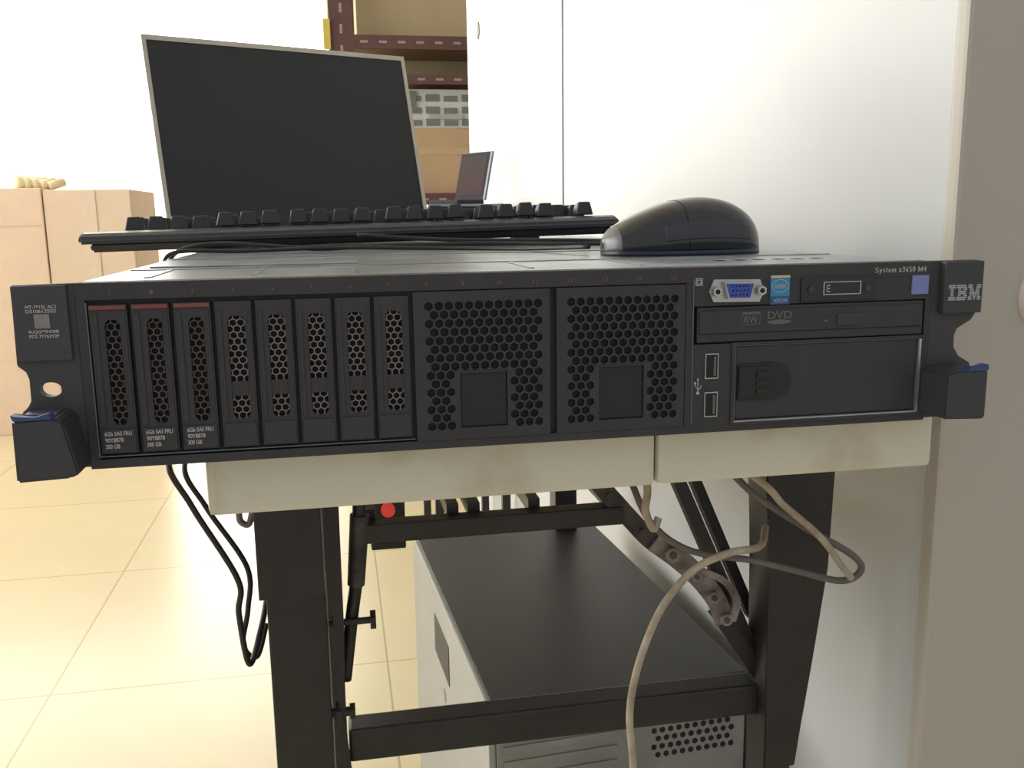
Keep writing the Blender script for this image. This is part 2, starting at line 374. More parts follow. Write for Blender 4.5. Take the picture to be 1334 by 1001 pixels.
for xx in (0.0902,0.1142): 
    bm=bmesh.new(); addcyl(bm,(xx,-0.0045,0.0740),(xx,0,0.0740),0.0026,6); addcyl(bm,(xx,-0.0047,0.0740),(xx,-0.0044,0.0740),0.0013,10,1); finish('jack_screw',bm,[M_bright,M_dark],vg)
bm=bmesh.new(); addframe(bm,0.0800,0.0836,0.0770,0.0808,0.0804,0.0832,0.0774,0.0804,-0.0002,0.0003)
addframe(bm,0.0808,0.0828,0.0778,0.0800,0.0811,0.0825,0.0781,0.0797,-0.0002,0.0003); finish('monitor_icon',bm,M_white,srv)
box('processor_label',0.1206,0.1312,-0.0004,0.0003,0.0662,0.0812,M_intel,srv)
box('label_band',0.1206,0.1312,-0.0006,-0.0004,0.0662,0.0705,mat('label_deep_blue',(44,88,146),0.4),srv)
box('label_band',0.1206,0.1312,-0.0006,-0.0004,0.0800,0.0812,mat('label_yellow',(205,200,130),0.4),srv)
text('label_lettering','intel',0.1230,0.1288,0.0745,0.0773,-0.0006,M_white,srv)
text('label_lettering','XEON',0.1222,0.1296,0.0674,0.0692,-0.0008,M_white,srv)
n=28
bm=bmesh.new()
rr=[[bm.verts.new((0.1259+a*math.cos(2*math.pi*k/n),-0.0006,0.0758+c*math.sin(2*math.pi*k/n))) for k in range(n)] for a,c in ((0.0046,0.0034),(0.0043,0.0031))]
for k in range(n): bm.faces.new((rr[0][k],rr[0][(k+1)%n],rr[1][(k+1)%n],rr[1][k]))
finish('label_ring',bm,M_white,srv)
box('operator_panel',0.1375,0.1800,-0.0006,0.0006,0.0672,0.0800,mat('panel_gloss',(34,34,36),0.35),srv,0.0004)
bm=bmesh.new(); addframe(bm,0.1500,0.1712,0.0704,0.0772,0.1504,0.1708,0.0708,0.0768,-0.0010,-0.0005); finish('panel_outline',bm,M_white,srv)
bm=bmesh.new()
for k in range(3): addbox(bm,0.1526,0.1535,-0.001,-0.0006,0.0718+0.0016*k,0.0724+0.0016*k)
addbox(bm,0.1518,0.1521,-0.001,-0.0006,0.0718,0.0756); finish('panel_mark',bm,M_white,srv)
for xx in (0.1430,0.1750): cyl('panel_button',(xx,-0.0014,0.0735),(xx,-0.0003,0.0735),0.0017,M_black,srv)
# serif model lettering drawn from strokes
G={'S':([(.9,.80,.75,.97),(.75,.97,.3,.97),(.3,.97,.1,.78),(.1,.78,.25,.58),(.25,.58,.75,.42),(.75,.42,.92,.22),(.92,.22,.7,.03),(.7,.03,.25,.03),(.25,.03,.1,.2)],[(.9,.75,.9,1.0),(.1,0,.1,.25)],.62),
'y':([(.15,.65,.5,.05),(.85,.65,.5,.05),(.5,.05,.3,-.28),(.3,-.28,.1,-.28)],[(0,.65,.35,.65),(.65,.65,1,.65)],.55),
's':([(.85,.55,.6,.66),(.6,.66,.2,.55),(.2,.55,.3,.38),(.3,.38,.75,.28),(.75,.28,.85,.12),(.85,.12,.5,.0),(.5,.0,.15,.1)],[],.42),
't':([(.45,.9,.45,.1),(.45,.1,.8,.02)],[(.1,.65,.85,.65)],.36),
'e':([(.15,.36,.88,.36),(.88,.36,.75,.62),(.75,.62,.45,.68),(.45,.68,.15,.45),(.15,.45,.15,.2),(.15,.2,.45,.0),(.45,.0,.88,.12)],[],.48),
'm':([(.12,.65,.12,.02),(.12,.55,.3,.67),(.3,.67,.5,.55),(.5,.55,.5,.02),(.5,.55,.7,.67),(.7,.67,.88,.55),(.88,.55,.88,.02)],[(0,.65,.12,.65),(0,.0,.24,.0),(.38,.0,.62,.0),(.76,.0,1,.0)],.85),
'x':([(.15,.65,.85,.02),(.85,.65,.15,.02)],[(0,.65,.35,.65),(.65,.65,1,.65),(0,0,.35,0),(.65,0,1,0)],.55),
'3':([(.15,.85,.45,1.0),(.45,1.0,.8,.8),(.8,.8,.45,.55),(.45,.55,.88,.3),(.88,.3,.5,.0),(.5,.0,.12,.12)],[],.5),
'6':([(.8,.98,.35,.75),(.35,.75,.12,.3),(.12,.3,.45,.0),(.45,.0,.85,.25),(.85,.25,.5,.55),(.5,.55,.18,.4)],[],.52),
'5':([(.8,1.0,.25,1.0),(.25,1.0,.2,.58),(.2,.58,.6,.6),(.6,.6,.88,.32),(.88,.32,.5,.0),(.5,.0,.12,.1)],[],.5),
'0':([(.5,1.0,.15,.7),(.15,.7,.15,.3),(.15,.3,.5,.0),(.5,.0,.85,.3),(.85,.3,.85,.7),(.85,.7,.5,1.0)],[],.52),
'M':([(.13,1.0,.13,.02),(.13,1.0,.5,.1),(.5,.1,.87,1.0),(.87,1.0,.87,.02)],[(0,1.0,.2,1.0),(.8,1.0,1,1.0),(0,0,.28,0),(.72,0,1,0)],.95),
'4':([(.65,1.0,.65,.0),(.65,1.0,.08,.32),(.08,.32,.95,.32)],[(.42,.0,.88,.0)],.54)}
def serif(name,s,x0,x1,z0,h,y,m,parent):
    tot=sum((G[c][2]+0.12) if c!=' ' else 0.4 for c in s); k=(x1-x0)/tot; x=x0; bm=bmesh.new()
    for c in s:
        if c==' ': x+=0.4*k; continue
        st,sf,w=G[c]
        for lst,th in ((st,0.105),(sf,0.06)):
            for a,b0,c1,d in lst:
                dx,dz=(c1-a)*w*k,(d-b0)*h; L=math.hypot(dx,dz)
                vertical=abs(dz)/max(L,1e-9)
                addbar(bm,(x+a*w*k-dx/L*0.00004,y,z0+b0*h-dz/L*0.00004),(x+c1*w*k+dx/L*0.00004,y,z0+d*h+dz/L*0.00004),h*th*(0.75+0.75*vertical),0.0002)
        x+=(w+0.12)*k
    return finish(name,bm,m,parent)
serif('model_lettering','System x3650 M4',0.1794,0.2096,0.0812,0.0026,-0.0001,M_white,srv)
box('service_sticker',0.2012,0.2108,-0.0005,0.0004,0.0692,0.0792,M_sticker,srv)
od=box('optical_drive',0.0812,0.2086,-0.0004,0.004,0.0478,0.0658,M_black2,srv,0.0006)
ol=od.location+srv.location
def odsub(o): wl=o.location.copy(); o.parent=od; o.location=wl-ol
odsub(box('tray_seam',0.0822,0.2076,-0.0007,-0.0003,0.0520,0.0523,M_dark))
odsub(box('tray_lip',0.0822,0.2076,-0.0012,-0.0003,0.0524,0.0640,M_black2,bev=0.0003))
odsub(box('eject_button',0.1580,0.1715,-0.0020,-0.0010,0.0540,0.0605,M_handle,bev=0.0006))
odsub(box('status_light',0.1510,0.1530,-0.0014,-0.0011,0.0565,0.0575,M_grey))
odsub(text('label_lettering','DVD',0.1190,0.1325,0.0590,0.0628,-0.0013,M_grey,None,bold=0.02))
bm=bmesh.new(); v=[bm.verts.new((0.1257+0.0068*math.cos(2*math.pi*k/n),-0.0013,0.0573+0.0012*math.sin(2*math.pi*k/n))) for k in range(n)]; bm.faces.new(v); odsub(finish('disc_mark',bm,M_grey))
bm=bmesh.new(); addframe(bm,0.1050,0.1150,0.0565,0.0615,0.1053,0.1147,0.0568,0.0612,-0.0014,-0.0011); odsub(finish('logo_outline',bm,M_grey))
odsub(text('label_lettering','RW',0.1062,0.1138,0.0573,0.0607,-0.0013,M_grey,None,bold=0.02))
odsub(box('logo_bar',0.1050,0.1150,-0.0014,-0.0011,0.0619,0.0629,M_grey))
for z0 in (0.0288,0.0086):
    us=box('usb_port',0.0860,0.0932,-0.0004,0.0008,z0,z0+0.0132,M_bright,srv); ul=us.location+srv.location
    for nm,a in (('port_opening',(0.0865,0.0927,-0.0006,-0.0003,z0+0.0006,z0+0.0126,M_dark)),('contact_tongue',(0.0905,0.0918,-0.0008,-0.0005,z0+0.0016,z0+0.0116,M_grey))):
        t=box(nm,*a); wl=t.location.copy(); t.parent=us; t.location=wl-ul
bm=bmesh.new(); addbox(bm,0.0822,0.0825,-0.0002,0.0004,0.0215,0.0285); addprism(bm,[(0.0818,0.0280),(0.0829,0.0280),(0.08235,0.0296)],-0.0002,0.0004)
addcyl(bm,(0.08235,-0.0002,0.0215),(0.08235,0.0004,0.0215),0.0008,12); addbar(bm,(0.08235,0.0001,0.0235),(0.0808,0.0001,0.0252),0.0003,0.0006); addbox(bm,0.0807,0.0810,-0.0002,0.0004,0.0250,0.0266)
addbar(bm,(0.08235,0.0001,0.0228),(0.0839,0.0001,0.0245),0.0003,0.0006); addbox(bm,0.0838,0.0841,-0.0002,0.0004,0.0243,0.0256); addcyl(bm,(0.08085,-0.0002,0.0268),(0.08085,0.0004,0.0268),0.0006,10)
finish('usb_symbol',bm,M_white,srv)
bm=bmesh.new(); addframe(bm,0.1005,0.2105,0.0035,0.0472,0.1022,0.2092,0.0050,0.0458,-0.0006,0.0036); finish('bay_frame',bm,M_black2,srv)
bm=bmesh.new(); addbox(bm,0.2076,0.2090,-0.0004,0.0034,0.0052,0.0452); addbox(bm,0.1024,0.2090,-0.0004,0.0034,0.0050,0.0056); finish('bay_liner',bm,M_bright,srv)['label']='bare metal bay rim'
bm=bmesh.new(); addframe(bm,0.1024,0.2075,0.0056,0.0456,0.1028,0.2071,0.0060,0.0452,-0.0002,0.003); finish('bay_rim',bm,M_grey,srv)
box('bay_cover',0.1032,0.2068,0.0006,0.0040,0.0064,0.0450,M_black2,srv,0.0005)
bm=bmesh.new(); addprism(bm,[(0.1040,0.0165)]+[(0.1235+0.0105*math.sin(a),0.0260-0.0098*math.cos(a)) for a in [k*math.pi/16 for k in range(17)]]+[(0.1040,0.0355)],-0.0004,0.0010)
finish('bay_latch',bm,M_gloss,srv)
bm=bmesh.new(); addbox(bm,0.1045,0.1225,-0.0012,0.0,0.0175,0.0345,0,0.0006)
for k in range(3): addbox(bm,0.1140,0.1215,-0.0020,-0.0010,0.0195+0.0045*k,0.0225+0.0045*k,0,0.0003)
finish('bay_latch_grip',bm,M_gloss,srv)
# ------------------------------------------------------------------ table
tb=empty('folding_table',(0.035,0.4,FLOOR),'folding table with cream laminate top and black steel legs','table')
bm=bmesh.new(); addbox(bm,-0.1675,0.0672,0.020,0.80,-0.0335,-0.0003,0,0.004); finish('tabletop',bm,M_cream,tb)
bm=bmesh.new(); addbox(bm,0.0682,0.2345,0.020,0.80,-0.0332,-0.0003,0,0.004); finish('tabletop',bm,M_cream,tb)
def leg(x0,x1,y0):
    return box('leg',x0,x1,y0,y0+0.034,FLOOR,-0.110,M_leg,tb,0.002)
leg(-0.1500,-0.1145,0.102); leg(-0.1500,-0.1145,0.70)
box('leg_sleeve',-0.1538,-0.1150,0.098,0.140,-0.1125,-0.0335,M_leg,tb,0.001)
box('leg_sleeve',-0.1538,-0.1150,0.696,0.738,-0.1125,-0.0335,M_leg,tb,0.001)
box('leg',0.1780,0.2000,0.104,0.130,FLOOR,-0.26,M_leg,tb,0.002)
prism('leg_bracket',[(0.1710,-0.0332),(0.2222,-0.0332),(0.2190,-0.1240),(0.2108,-0.1910),(0.2012,-0.2700),(0.1780,-0.2700),(0.1760,-0.1200)],0.100,0.130,M_leg,tb,0.001)
box('leg',0.1705,0.2000,0.70,0.734,FLOOR,-0.0335,M_leg,tb,0.002)
box('crossbar',-0.1050,0.1790,0.112,0.132,-0.2345,-0.2120,M_leg,tb,0.002)
box('crossbar',-0.0900,0.0800,0.115,0.130,-0.0885,-0.0760,M_leg,tb,0.002)
for xx in (-0.0895,-0.036,-0.022,0.018,0.070): box('frame_rail',xx,xx+0.008,0.128,0.68,-0.0800,-0.0700,M_leg,tb,0.001)
box('crossbar',-0.1100,0.1760,0.68,0.70,-0.0840,-0.0700,M_leg,tb,0.002)
tube('cable_hook',[(-0.158,0.118,-0.034),(-0.160,0.118,-0.050),(-0.1560,0.118,-0.058),(-0.1585,0.118,-0.070),(-0.1635,0.118,-0.068),(-0.1640,0.118,-0.060)],0.0020,M_rust,tb)
bm=bmesh.new(); addprism(bm,[(-0.1128,-0.0335),(-0.1040,-0.0335),(-0.1045,-0.140),(-0.1065,-0.205),(-0.1035,-0.2430),(-0.1110,-0.2430),(-0.1100,-0.190)],0.106,0.110); finish('brace_strip',bm,M_leg,tb)
tube('brace_pipe',[(-0.0900,0.120,-0.0340),(-0.0925,0.120,-0.078),(-0.0950,0.120,-0.110),(-0.0990,0.120,-0.135),(-0.1055,0.120,-0.180)],0.0042,M_leg,tb)
cyl('pipe_sleeve',(-0.0915,0.120,-0.070),(-0.0958,0.120,-0.116),0.0062,M_arm,tb,r2=0.0055)
bm=bmesh.new(); addcyl(bm,(-0.114,0.115,-0.1385),(-0.0860,0.115,-0.1385),0.0022,12); addcyl(bm,(-0.0880,0.115,-0.1385),(-0.0845,0.115,-0.1385),0.0065,6); addcyl(bm,(-0.1120,0.115,-0.1385),(-0.1080,0.115,-0.1385),0.0045,6); finish('bolt',bm,M_leg,tb)
bm=bmesh.new(); addcyl(bm,(-0.118,0.110,-0.197),(-0.1005,0.110,-0.197),0.003,12); addcyl(bm,(-0.1120,0.110,-0.197),(-0.1080,0.110,-0.197),0.0075,6); addcyl(bm,(-0.1035,0.110,-0.197),(-0.1000,0.110,-0.197),0.0055,6); finish('bolt',bm,M_leg,tb)
# curved dark arm and layered worn hinge plate
def ribbon(bm,pts,w0,w1,y0,y1,mi=0,sub=8):
    S=catmull(pts,sub); L=[];R=[]
    for i,s in enumerate(S):
        d=(S[min(i+1,len(S)-1)]-S[max(i-1,0)]).normalized(); nrm=Vector((-d.z,0,d.x)); w=(w0+(w1-w0)*i/(len(S)-1))/2
        L.append((s+nrm*w)); R.append((s-nrm*w))
    rings=[[bm.verts.new((a.x,y0,a.z)),bm.verts.new((c.x,y0,c.z)),bm.verts.new((c.x,y1,c.z)),bm.verts.new((a.x,y1,a.z))] for a,c in zip(L,R)]
    for p,q in zip(rings,rings[1:]):
        for k in range(4): bm.faces.new((p[k],p[(k+1)%4],q[(k+1)%4],q[k])).material_index=mi
    bm.faces.new(rings[0][::-1]).material_index=mi; bm.faces.new(rings[-1]).material_index=mi
bm=bmesh.new(); ribbon(bm,[(0.0580,0,-0.0540),(0.0700,0,-0.0680),(0.0860,0,-0.0870),(0.0990,0,-0.1010),(0.1130,0,-0.1110)],0.0115,0.0130,0.1165,0.1205)
for px,pz in ((0.0700,-0.0680),(0.0930,-0.0945)): addcyl(bm,(px,0.1150,pz),(px,0.1170,pz),0.0024,14)
finish('folding_arm',bm,M_arm,tb)
bm=bmesh.new(); ribbon(bm,[(0.1010,0,-0.1010),(0.1180,0,-0.1150),(0.1330,0,-0.1300),(0.1460,0,-0.1480),(0.1520,0,-0.1640)],0.0150,0.0130,0.1135,0.1160)
ribbon(bm,[(0.1300,0,-0.1220),(0.1500,0,-0.1330),(0.1590,0,-0.1480),(0.1560,0,-0.1620)],0.0040,0.0060,0.1110,0.1136)
for px,pz,rr_ in ((0.1120,-0.1100,0.0050),(0.1290,-0.1270,0.0032),(0.1420,-0.1430,0.0040),(0.1515,-0.1600,0.0042)):
    addcyl(bm,(px,0.1090,pz),(px,0.1140,pz),rr_,16,0); addcyl(bm,(px,0.1080,pz),(px,0.1092,pz),rr_*0.55,6,1)
finish('hinge_plate',bm,[M_rust,M_arm],tb)['label']='worn layered steel hinge plate with bolts'
bar('diagonal_brace',(0.1120,0.126,-0.0450),(0.1810,0.126,-0.2000),0.0085,0.010,M_leg,tb)
bar('diagonal_brace',(0.1290,0.145,-0.0450),(0.1860,0.145,-0.1750),0.0070,0.010,M_leg,tb)
bar('diagonal_brace',(0.1480,0.121,-0.1560),(0.1820,0.121,-0.2080),0.0110,0.006,M_leg,tb)
# ------------------------------------------------------------------ keyboard
kb=empty('keyboard',(0.161,0.560,0.0945),'black full-size keyboard lying on the server lid','keyboard',rot=(math.radians(0.6),math.radians(0.95),math.radians(181)))
def kprof(prof,x0,x1,bm,bev,mi):
    a=[bm.verts.new((x0,y,z)) for y,z in prof]; c=[bm.verts.new((x1,y,z)) for y,z in prof]; n=len(prof)
    fs=[bm.faces.new(a),bm.faces.new(c[::-1])]
    for i in range(n): fs.append(bm.faces.new([a[i],c[i],c[(i+1)%n],a[(i+1)%n]]))
    for f in fs: f.material_index=mi
    r=bmesh.ops.bevel(bm,geom=list({e for f in fs for e in f.edges}),offset=bev,segments=2,affect='EDGES')
    for f in r['faces']: f.material_index=mi
bm=bmesh.new()
kprof([(0.0,0.0050),(0.0,0.0110),(0.006,0.0140),(0.140,0.0165),(0.156,0.0145),(0.161,0.0110),(0.161,0.0060)],0,0.474,bm,0.002,0)
kprof([(0.004,-0.0010),(0.002,0.0052),(0.159,0.0062),(0.153,-0.0010)],0.006,0.466,bm,0.0018,1)
finish('tray',bm,[M_kbtray,M_kblow],kb,True)
for xx,zz in ((0.075,-0.0062),(0.36,-0.0018)): box('foot',xx,xx+0.024,0.130,0.150,zz,0.000,M_kbtray,kb,0.0006,True)
kmesh={}
def key(x,y,w,z):
    k=round(w,4)
    if k not in kmesh:
        bm=bmesh.new(); hw=k/2-0.0009; hd=0.0086; tw=hw-0.0030; td=0.0060
        v=[bm.verts.new(q) for q in ((-hw,-hd,0),(hw,-hd,0),(hw,hd,0),(-hw,hd,0),(-tw,-td+0.001,0.0110),(tw,-td+0.001,0.0110),(tw,td+0.001,0.0125),(-tw,td+0.001,0.0125))]
        for f in ((0,3,2,1),(4,5,6,7),(0,1,5,4),(1,2,6,5),(2,3,7,6),(3,0,4,7)): bm.faces.new([v[i] for i in f])
        bmesh.ops.bevel(bm,geom=list(bm.edges),offset=0.0009,segments=1,affect='EDGES')
        me=bpy.data.meshes.new('keycap'); bm.to_mesh(me); bm.free(); me.materials.append(M_key); kmesh[k]=me
    o=bpy.data.objects.new('keycap',kmesh[k]); link(o); o.parent=kb; o.location=(x+w/2,y,z+random.uniform(-0.0006,0.0006)); o.rotation_euler=(random.uniform(-.03,.03),random.uniform(-.03,.03),0)
U=0.019; bx=0.018
def zrow(y): return 0.0140+0.018*y+(0.0015 if y>0.11 else 0)
def row(y,items):
    for x,w in items: key(x,y,w,zrow(y))
nx=bx+15.3*U; px=bx+18.6*U
row(0.130,[(bx,U)]+[(bx+(2+i)*U,U) for i in range(4)]+[(bx+(6.5+i)*U,U) for i in range(4)]+[(bx+(11+i)*U,U) for i in range(4)]+[(nx+i*U,U) for i in range(3)])
row(0.101,[(bx+i*U,U) for i in range(13)]+[(bx+13*U,2*U)])
row(0.082,[(bx,1.5*U)]+[(bx+(1.5+i)*U,U) for i in range(12)]+[(bx+13.5*U,1.5*U)])
row(0.063,[(bx,1.75*U)]+[(bx+(1.75+i)*U,U) for i in range(11)]+[(bx+12.75*U,2.25*U)])
row(0.044,[(bx,2.25*U)]+[(bx+(2.25+i)*U,U) for i in range(10)]+[(bx+12.25*U,2.75*U)])
row(0.025,[(bx+u*U,w*U) for u,w in ((0,1.5),(1.5,1.5),(3,7.5),(10.5,1.5),(12,1.5),(13.5,1.5))])
for y in (0.082,0.101): row(y,[(nx+i*U,U) for i in range(3)])
row(0.025,[(nx+i*U,U) for i in range(3)]); row(0.044,[(nx+U,U)])
for y in (0.044,0.063,0.082,0.101): row(y,[(px+i*U,U) for i in range(4)])
row(0.025,[(px,2*U),(px+2*U,U)])
# ------------------------------------------------------------------ mouse
ms=empty('computer_mouse',(0.130,0.155,0.0864),'glossy black wired computer mouse resting on the server lid','mouse',rot=(0,0,math.radians(4)))
def mouse_mesh(name,m,z_lo,f,wsc=1.0,t0=0.0,t1=1.0,off=0,a0=0.0,a1=math.pi):
    bm=bmesh.new(); NT,NA=40,24; rings=[]
    for i in range(NT+1):
        t=t0+(t1-t0)*i/NT; x=-0.0555+0.111*t
        e=max(0.0,1-abs((t-0.5)*2)**3.2)**0.5
        hw=0.030*e*(0.90+0.14*t)*wsc+0.0002
        hh=f(t)
        rings.append([bm.verts.new((x,-hw*(math.copysign(abs(math.cos(a))**0.75,math.cos(a))),z_lo+max(0.0,hh)*abs(math.sin(a))**0.8+off)) for a in [a0+(a1-a0)*k/NA for k in range(NA+1)]])
    for a,c in zip(rings,rings[1:]):
        for k in range(NA): bm.faces.new((a[k],a[k+1],c[k+1],c[k]))
        bm.faces.new((a[0],c[0],c[-1],a[-1]))
    for rg in (rings[0],rings[-1]):
        try: bm.faces.new(rg)
        except Exception: pass
    bmesh.ops.remove_doubles(bm,verts=bm.verts,dist=1e-5)
    return finish(name,bm,m,ms,True,True,center=False)
def prof_m(t):
    pts=[(0,0.008),(0.05,0.0140),(0.15,0.0210),(0.3,0.0282),(0.45,0.0330),(0.6,0.0350),(0.75,0.0328),(0.88,0.0260),(0.96,0.0165),(1,0.006)]
    for i,((a,h0),(c,h1)) in enumerate(zip(pts,pts[1:])):
        if t<=c+1e-9:
            hp=pts[max(i-1,0)]; hn=pts[min(i+2,len(pts)-1)]
            m0=(h1-hp[1])/max(c-hp[0],1e-6); m1=(hn[1]-h0)/max(hn[0]-a,1e-6); d=c-a; s=(t-a)/d
            return (2*s**3-3*s*s+1)*h0+(s**3-2*s*s+s)*d*m0+(-2*s**3+3*s*s)*h1+(s**3-s*s)*d*m1
    return 0
mouse_mesh('shell',M_mouse,0.0025,prof_m)
mouse_mesh('skirt',M_mskirt,0.0,lambda t:min(prof_m(t)*0.8,0.0085),1.03)
mouse_mesh('button_cover',M_msilver,0.0028,lambda t:prof_m(t)*1.0,1.008,0.005,0.07)['label']='silver button tips'
mouse_mesh('button_seam',M_dark,0.0026,lambda t:prof_m(t)*1.0,1.006,0.440,0.447)
mouse_mesh('side_grip',M_mside,0.0026,lambda t:prof_m(t)*1.0,1.008,0.30,0.86,0,0.16,0.50)
bm=bmesh.new(); addcyl(bm,(-0.034,-0.0035,0.0165),(-0.034,0.0035,0.0165),0.0065,20); finish('scroll_wheel',bm,M_dark,ms,True)
# cables on lid
t=tube('keyboard_cable',[(-0.234,0.34,0.070),(-0.224,0.338,0.0880),(-0.195,0.335,0.0945),(-0.15,0.33,0.0920),(-0.11,0.33,0.0888),(-0.06,0.335,0.0905),(0.03,0.335,0.0905),(0.10,0.30,0.0895),(0.15,0.33,0.0890),(0.12,0.365,0.0905),(0.0,0.380,0.0930),(-0.08,0.386,0.0985)],0.0018,M_cable); top(t,'thin black cable lying on the server lid before the keyboard','cable')
t=tube('mouse_cable',[(-0.229,0.30,0.0720),(-0.220,0.30,0.0890),(-0.17,0.31,0.0890),(-0.10,0.315,0.0900),(-0.02,0.30,0.0885),(0.04,0.25,0.0885),(0.072,0.175,0.0915)],0.0016,M_cable); top(t,'thin black mouse cable running across the server lid','cable')
# ------------------------------------------------------------------ monitor
mo=empty('monitor',(-0.1260,0.640,0.0912),'switched-off thin-framed display leaning back on the server lid','monitor',rot=(math.radians(-15),0,math.radians(22.3)))
bm=bmesh.new(); addframe(bm,-0.154,0.154,0.0,0.224,-0.1495,0.1492,0.005,0.2185,0.0,0.008); finish('frame',bm,M_frame,mo,True)
box('screen',-0.1496,0.1493,0.001,0.006,0.0049,0.2186,M_screen,mo,0,True)
box('back_housing',-0.150,0.150,0.006,0.016,0.003,0.221,M_silver,mo,0.002,True)
bm=bmesh.new(); addbox(bm,-0.05,0.05,0.012,0.016,0.004,0.14,0,0.001,Matrix.Translation((0,0.004,0.004))@Matrix.Rotation(math.radians(-4),4,'X')); finish('stand',bm,M_silver,mo,True)
# ------------------------------------------------------------------ desktop computer under the table
pc=empty('desktop_computer',(0.1176,0.505,FLOOR),'desktop computer case with black top and pale grey side panel','computer',rot=(0,0,math.radians(3.6)))
w2,d2=0.1215,0.224; Z=0.42
bm=bmesh.new(); addbox(bm,-w2+0.006,w2,-d2,d2,0.01,Z-0.006,0,0.002); finish('case_body',bm,M_pcblack,pc,True)
box('top_panel',-w2+0.004,w2,-d2-0.001,d2,Z-0.006,Z,M_pcblack,pc,0.0015,True)
box('side_panel',-w2,-w2+0.0065,-d2,d2,0.006,Z-0.002,M_pcsilver,pc,0.0015,True)['label']='pale grey steel side panel with finger recess'
bm=bmesh.new(); addbox(bm,-w2-0.0008,-w2+0.002,-0.035,0.055,Z-0.080,Z-0.034,0,0.0008)
finish('finger_recess',bm,M_pcblack,pc,True)
bm=bmesh.new(); addcyl(bm,(-w2-0.0006,0.0,Z-0.108),(-w2+0.001,0.0,Z-0.108),0.008,24); finish('case_badge',bm,M_pcrear,pc,True)
bm=bmesh.new(); addbox(bm,-w2+0.0065,w2-0.002,-d2-0.003,-d2,0.02,Z-0.008,0,0.0008)
for j in range(5): addbox(bm,-w2+0.012,-0.005,-d2-0.0045,-d2-0.002,Z-0.030-0.014*j,Z-0.023-0.014*j,0,0.0006)
for k in range(10):
    for j in range(6): addcyl(bm,(0.030+0.008*k+(0.004 if j%2 else 0),-d2-0.0036,Z-0.028-0.008*j),(0.030+0.008*k+(0.004 if j%2 else 0),-d2-0.0029,Z-0.028-0.008*j),0.0028,6,1)
finish('rear_panel',bm,[M_pcrear,M_dark],pc,True)
for xx in (-0.1,0.09):
    for yy in (-0.2,0.17): box('foot',xx,xx+0.02,yy,yy+0.03,0,0.012,M_dark,pc,0.001,True)
pa=empty('power_strip',(-0.064,0.40,-0.20),'black power strip with a glowing red switch under the tabletop','power strip')
box('strip_body',-0.0790,-0.0460,0.40,0.43,-0.198,-0.0338,M_leg,pa,0.002)
cyl('switch',(-0.0620,0.4005,-0.1575),(-0.0620,0.394,-0.1575),0.0065,M_redl,pa)['label']='red lit round switch'
for zz in (-0.08,-0.11,-0.185): box('socket',-0.070,-0.054,0.3985,0.401,zz-0.006,zz+0.006,M_dark,pa)
# ------------------------------------------------------------------ hanging cables
t=tube('power_cable',[(-0.172,0.30,-0.0370),(-0.190,0.20,-0.0200),(-0.2030,0.125,-0.0280),(-0.1914,0.120,-0.0572),(-0.1678,0.120,-0.1060),(-0.1686,0.120,-0.1287),(-0.1645,0.122,-0.1640),(-0.1570,0.135,-0.1450),(-0.153,0.148,-0.128)],0.0019,M_cable); top(t,'black power cable hanging beside the table leg','cable')
t=tube('power_cable',[(-0.174,0.31,-0.0370),(-0.186,0.22,-0.0260),(-0.1960,0.135,-0.0340),(-0.1850,0.132,-0.0620),(-0.1630,0.130,-0.1020),(-0.1640,0.130,-0.1300),(-0.1690,0.134,-0.1560),(-0.1620,0.144,-0.1700),(-0.155,0.150,-0.150)],0.0017,M_cable); top(t,'black power cable hanging beside the table leg','cable')
t=tube('network_cable',[(0.115,0.20,-0.0365),(0.128,0.09,-0.0380),(0.148,0.065,-0.0580),(0.1800,0.060,-0.0800),(0.2120,0.060,-0.1000),(0.2185,0.060,-0.1110),(0.2050,0.060,-0.1165),(0.1750,0.062,-0.1080),(0.1494,0.070,-0.1020),(0.1120,0.080,-0.0960),(0.0900,0.090,-0.0800),(0.0800,0.100,-0.0560),(0.080,0.14,-0.0365)],0.0022,M_gcable); top(t,'grey cable looping under the tabletop','cable')
t=tube('network_cable',[(0.132,0.20,-0.0365),(0.1404,0.055,-0.0420),(0.1600,0.052,-0.0610),(0.1848,0.052,-0.0830),(0.2010,0.052,-0.1040),(0.2075,0.052,-0.1120)],0.0022,M_wcable); top(t,'dirty off-white cable with a plug end under the table','cable')
t=tube('network_cable',[(0.170,0.095,-0.0905),(0.1494,0.060,-0.0890),(0.1280,0.056,-0.0900),(0.1072,0.056,-0.0975),(0.0920,0.056,-0.1120),(0.0807,0.056,-0.1300),(0.0700,0.056,-0.1600),(0.0655,0.056,-0.1900),(0.0680,0.056,-0.2300),(0.0640,0.056,-0.30),(0.06,0.06,-0.45),(0.05,0.06,FLOOR+0.003)],0.0023,M_wcable); top(t,'dirty off-white cable hanging down to the floor','cable')
t=tube('network_cable',[(0.0790,0.072,-0.0365),(0.0800,0.070,-0.0520),(0.0790,0.070,-0.0640),(0.0840,0.070,-0.0760),(0.0880,0.072,-0.0700)],0.0024,M_wcable); top(t,'short beige cable stub hanging under the tabletop','cable')
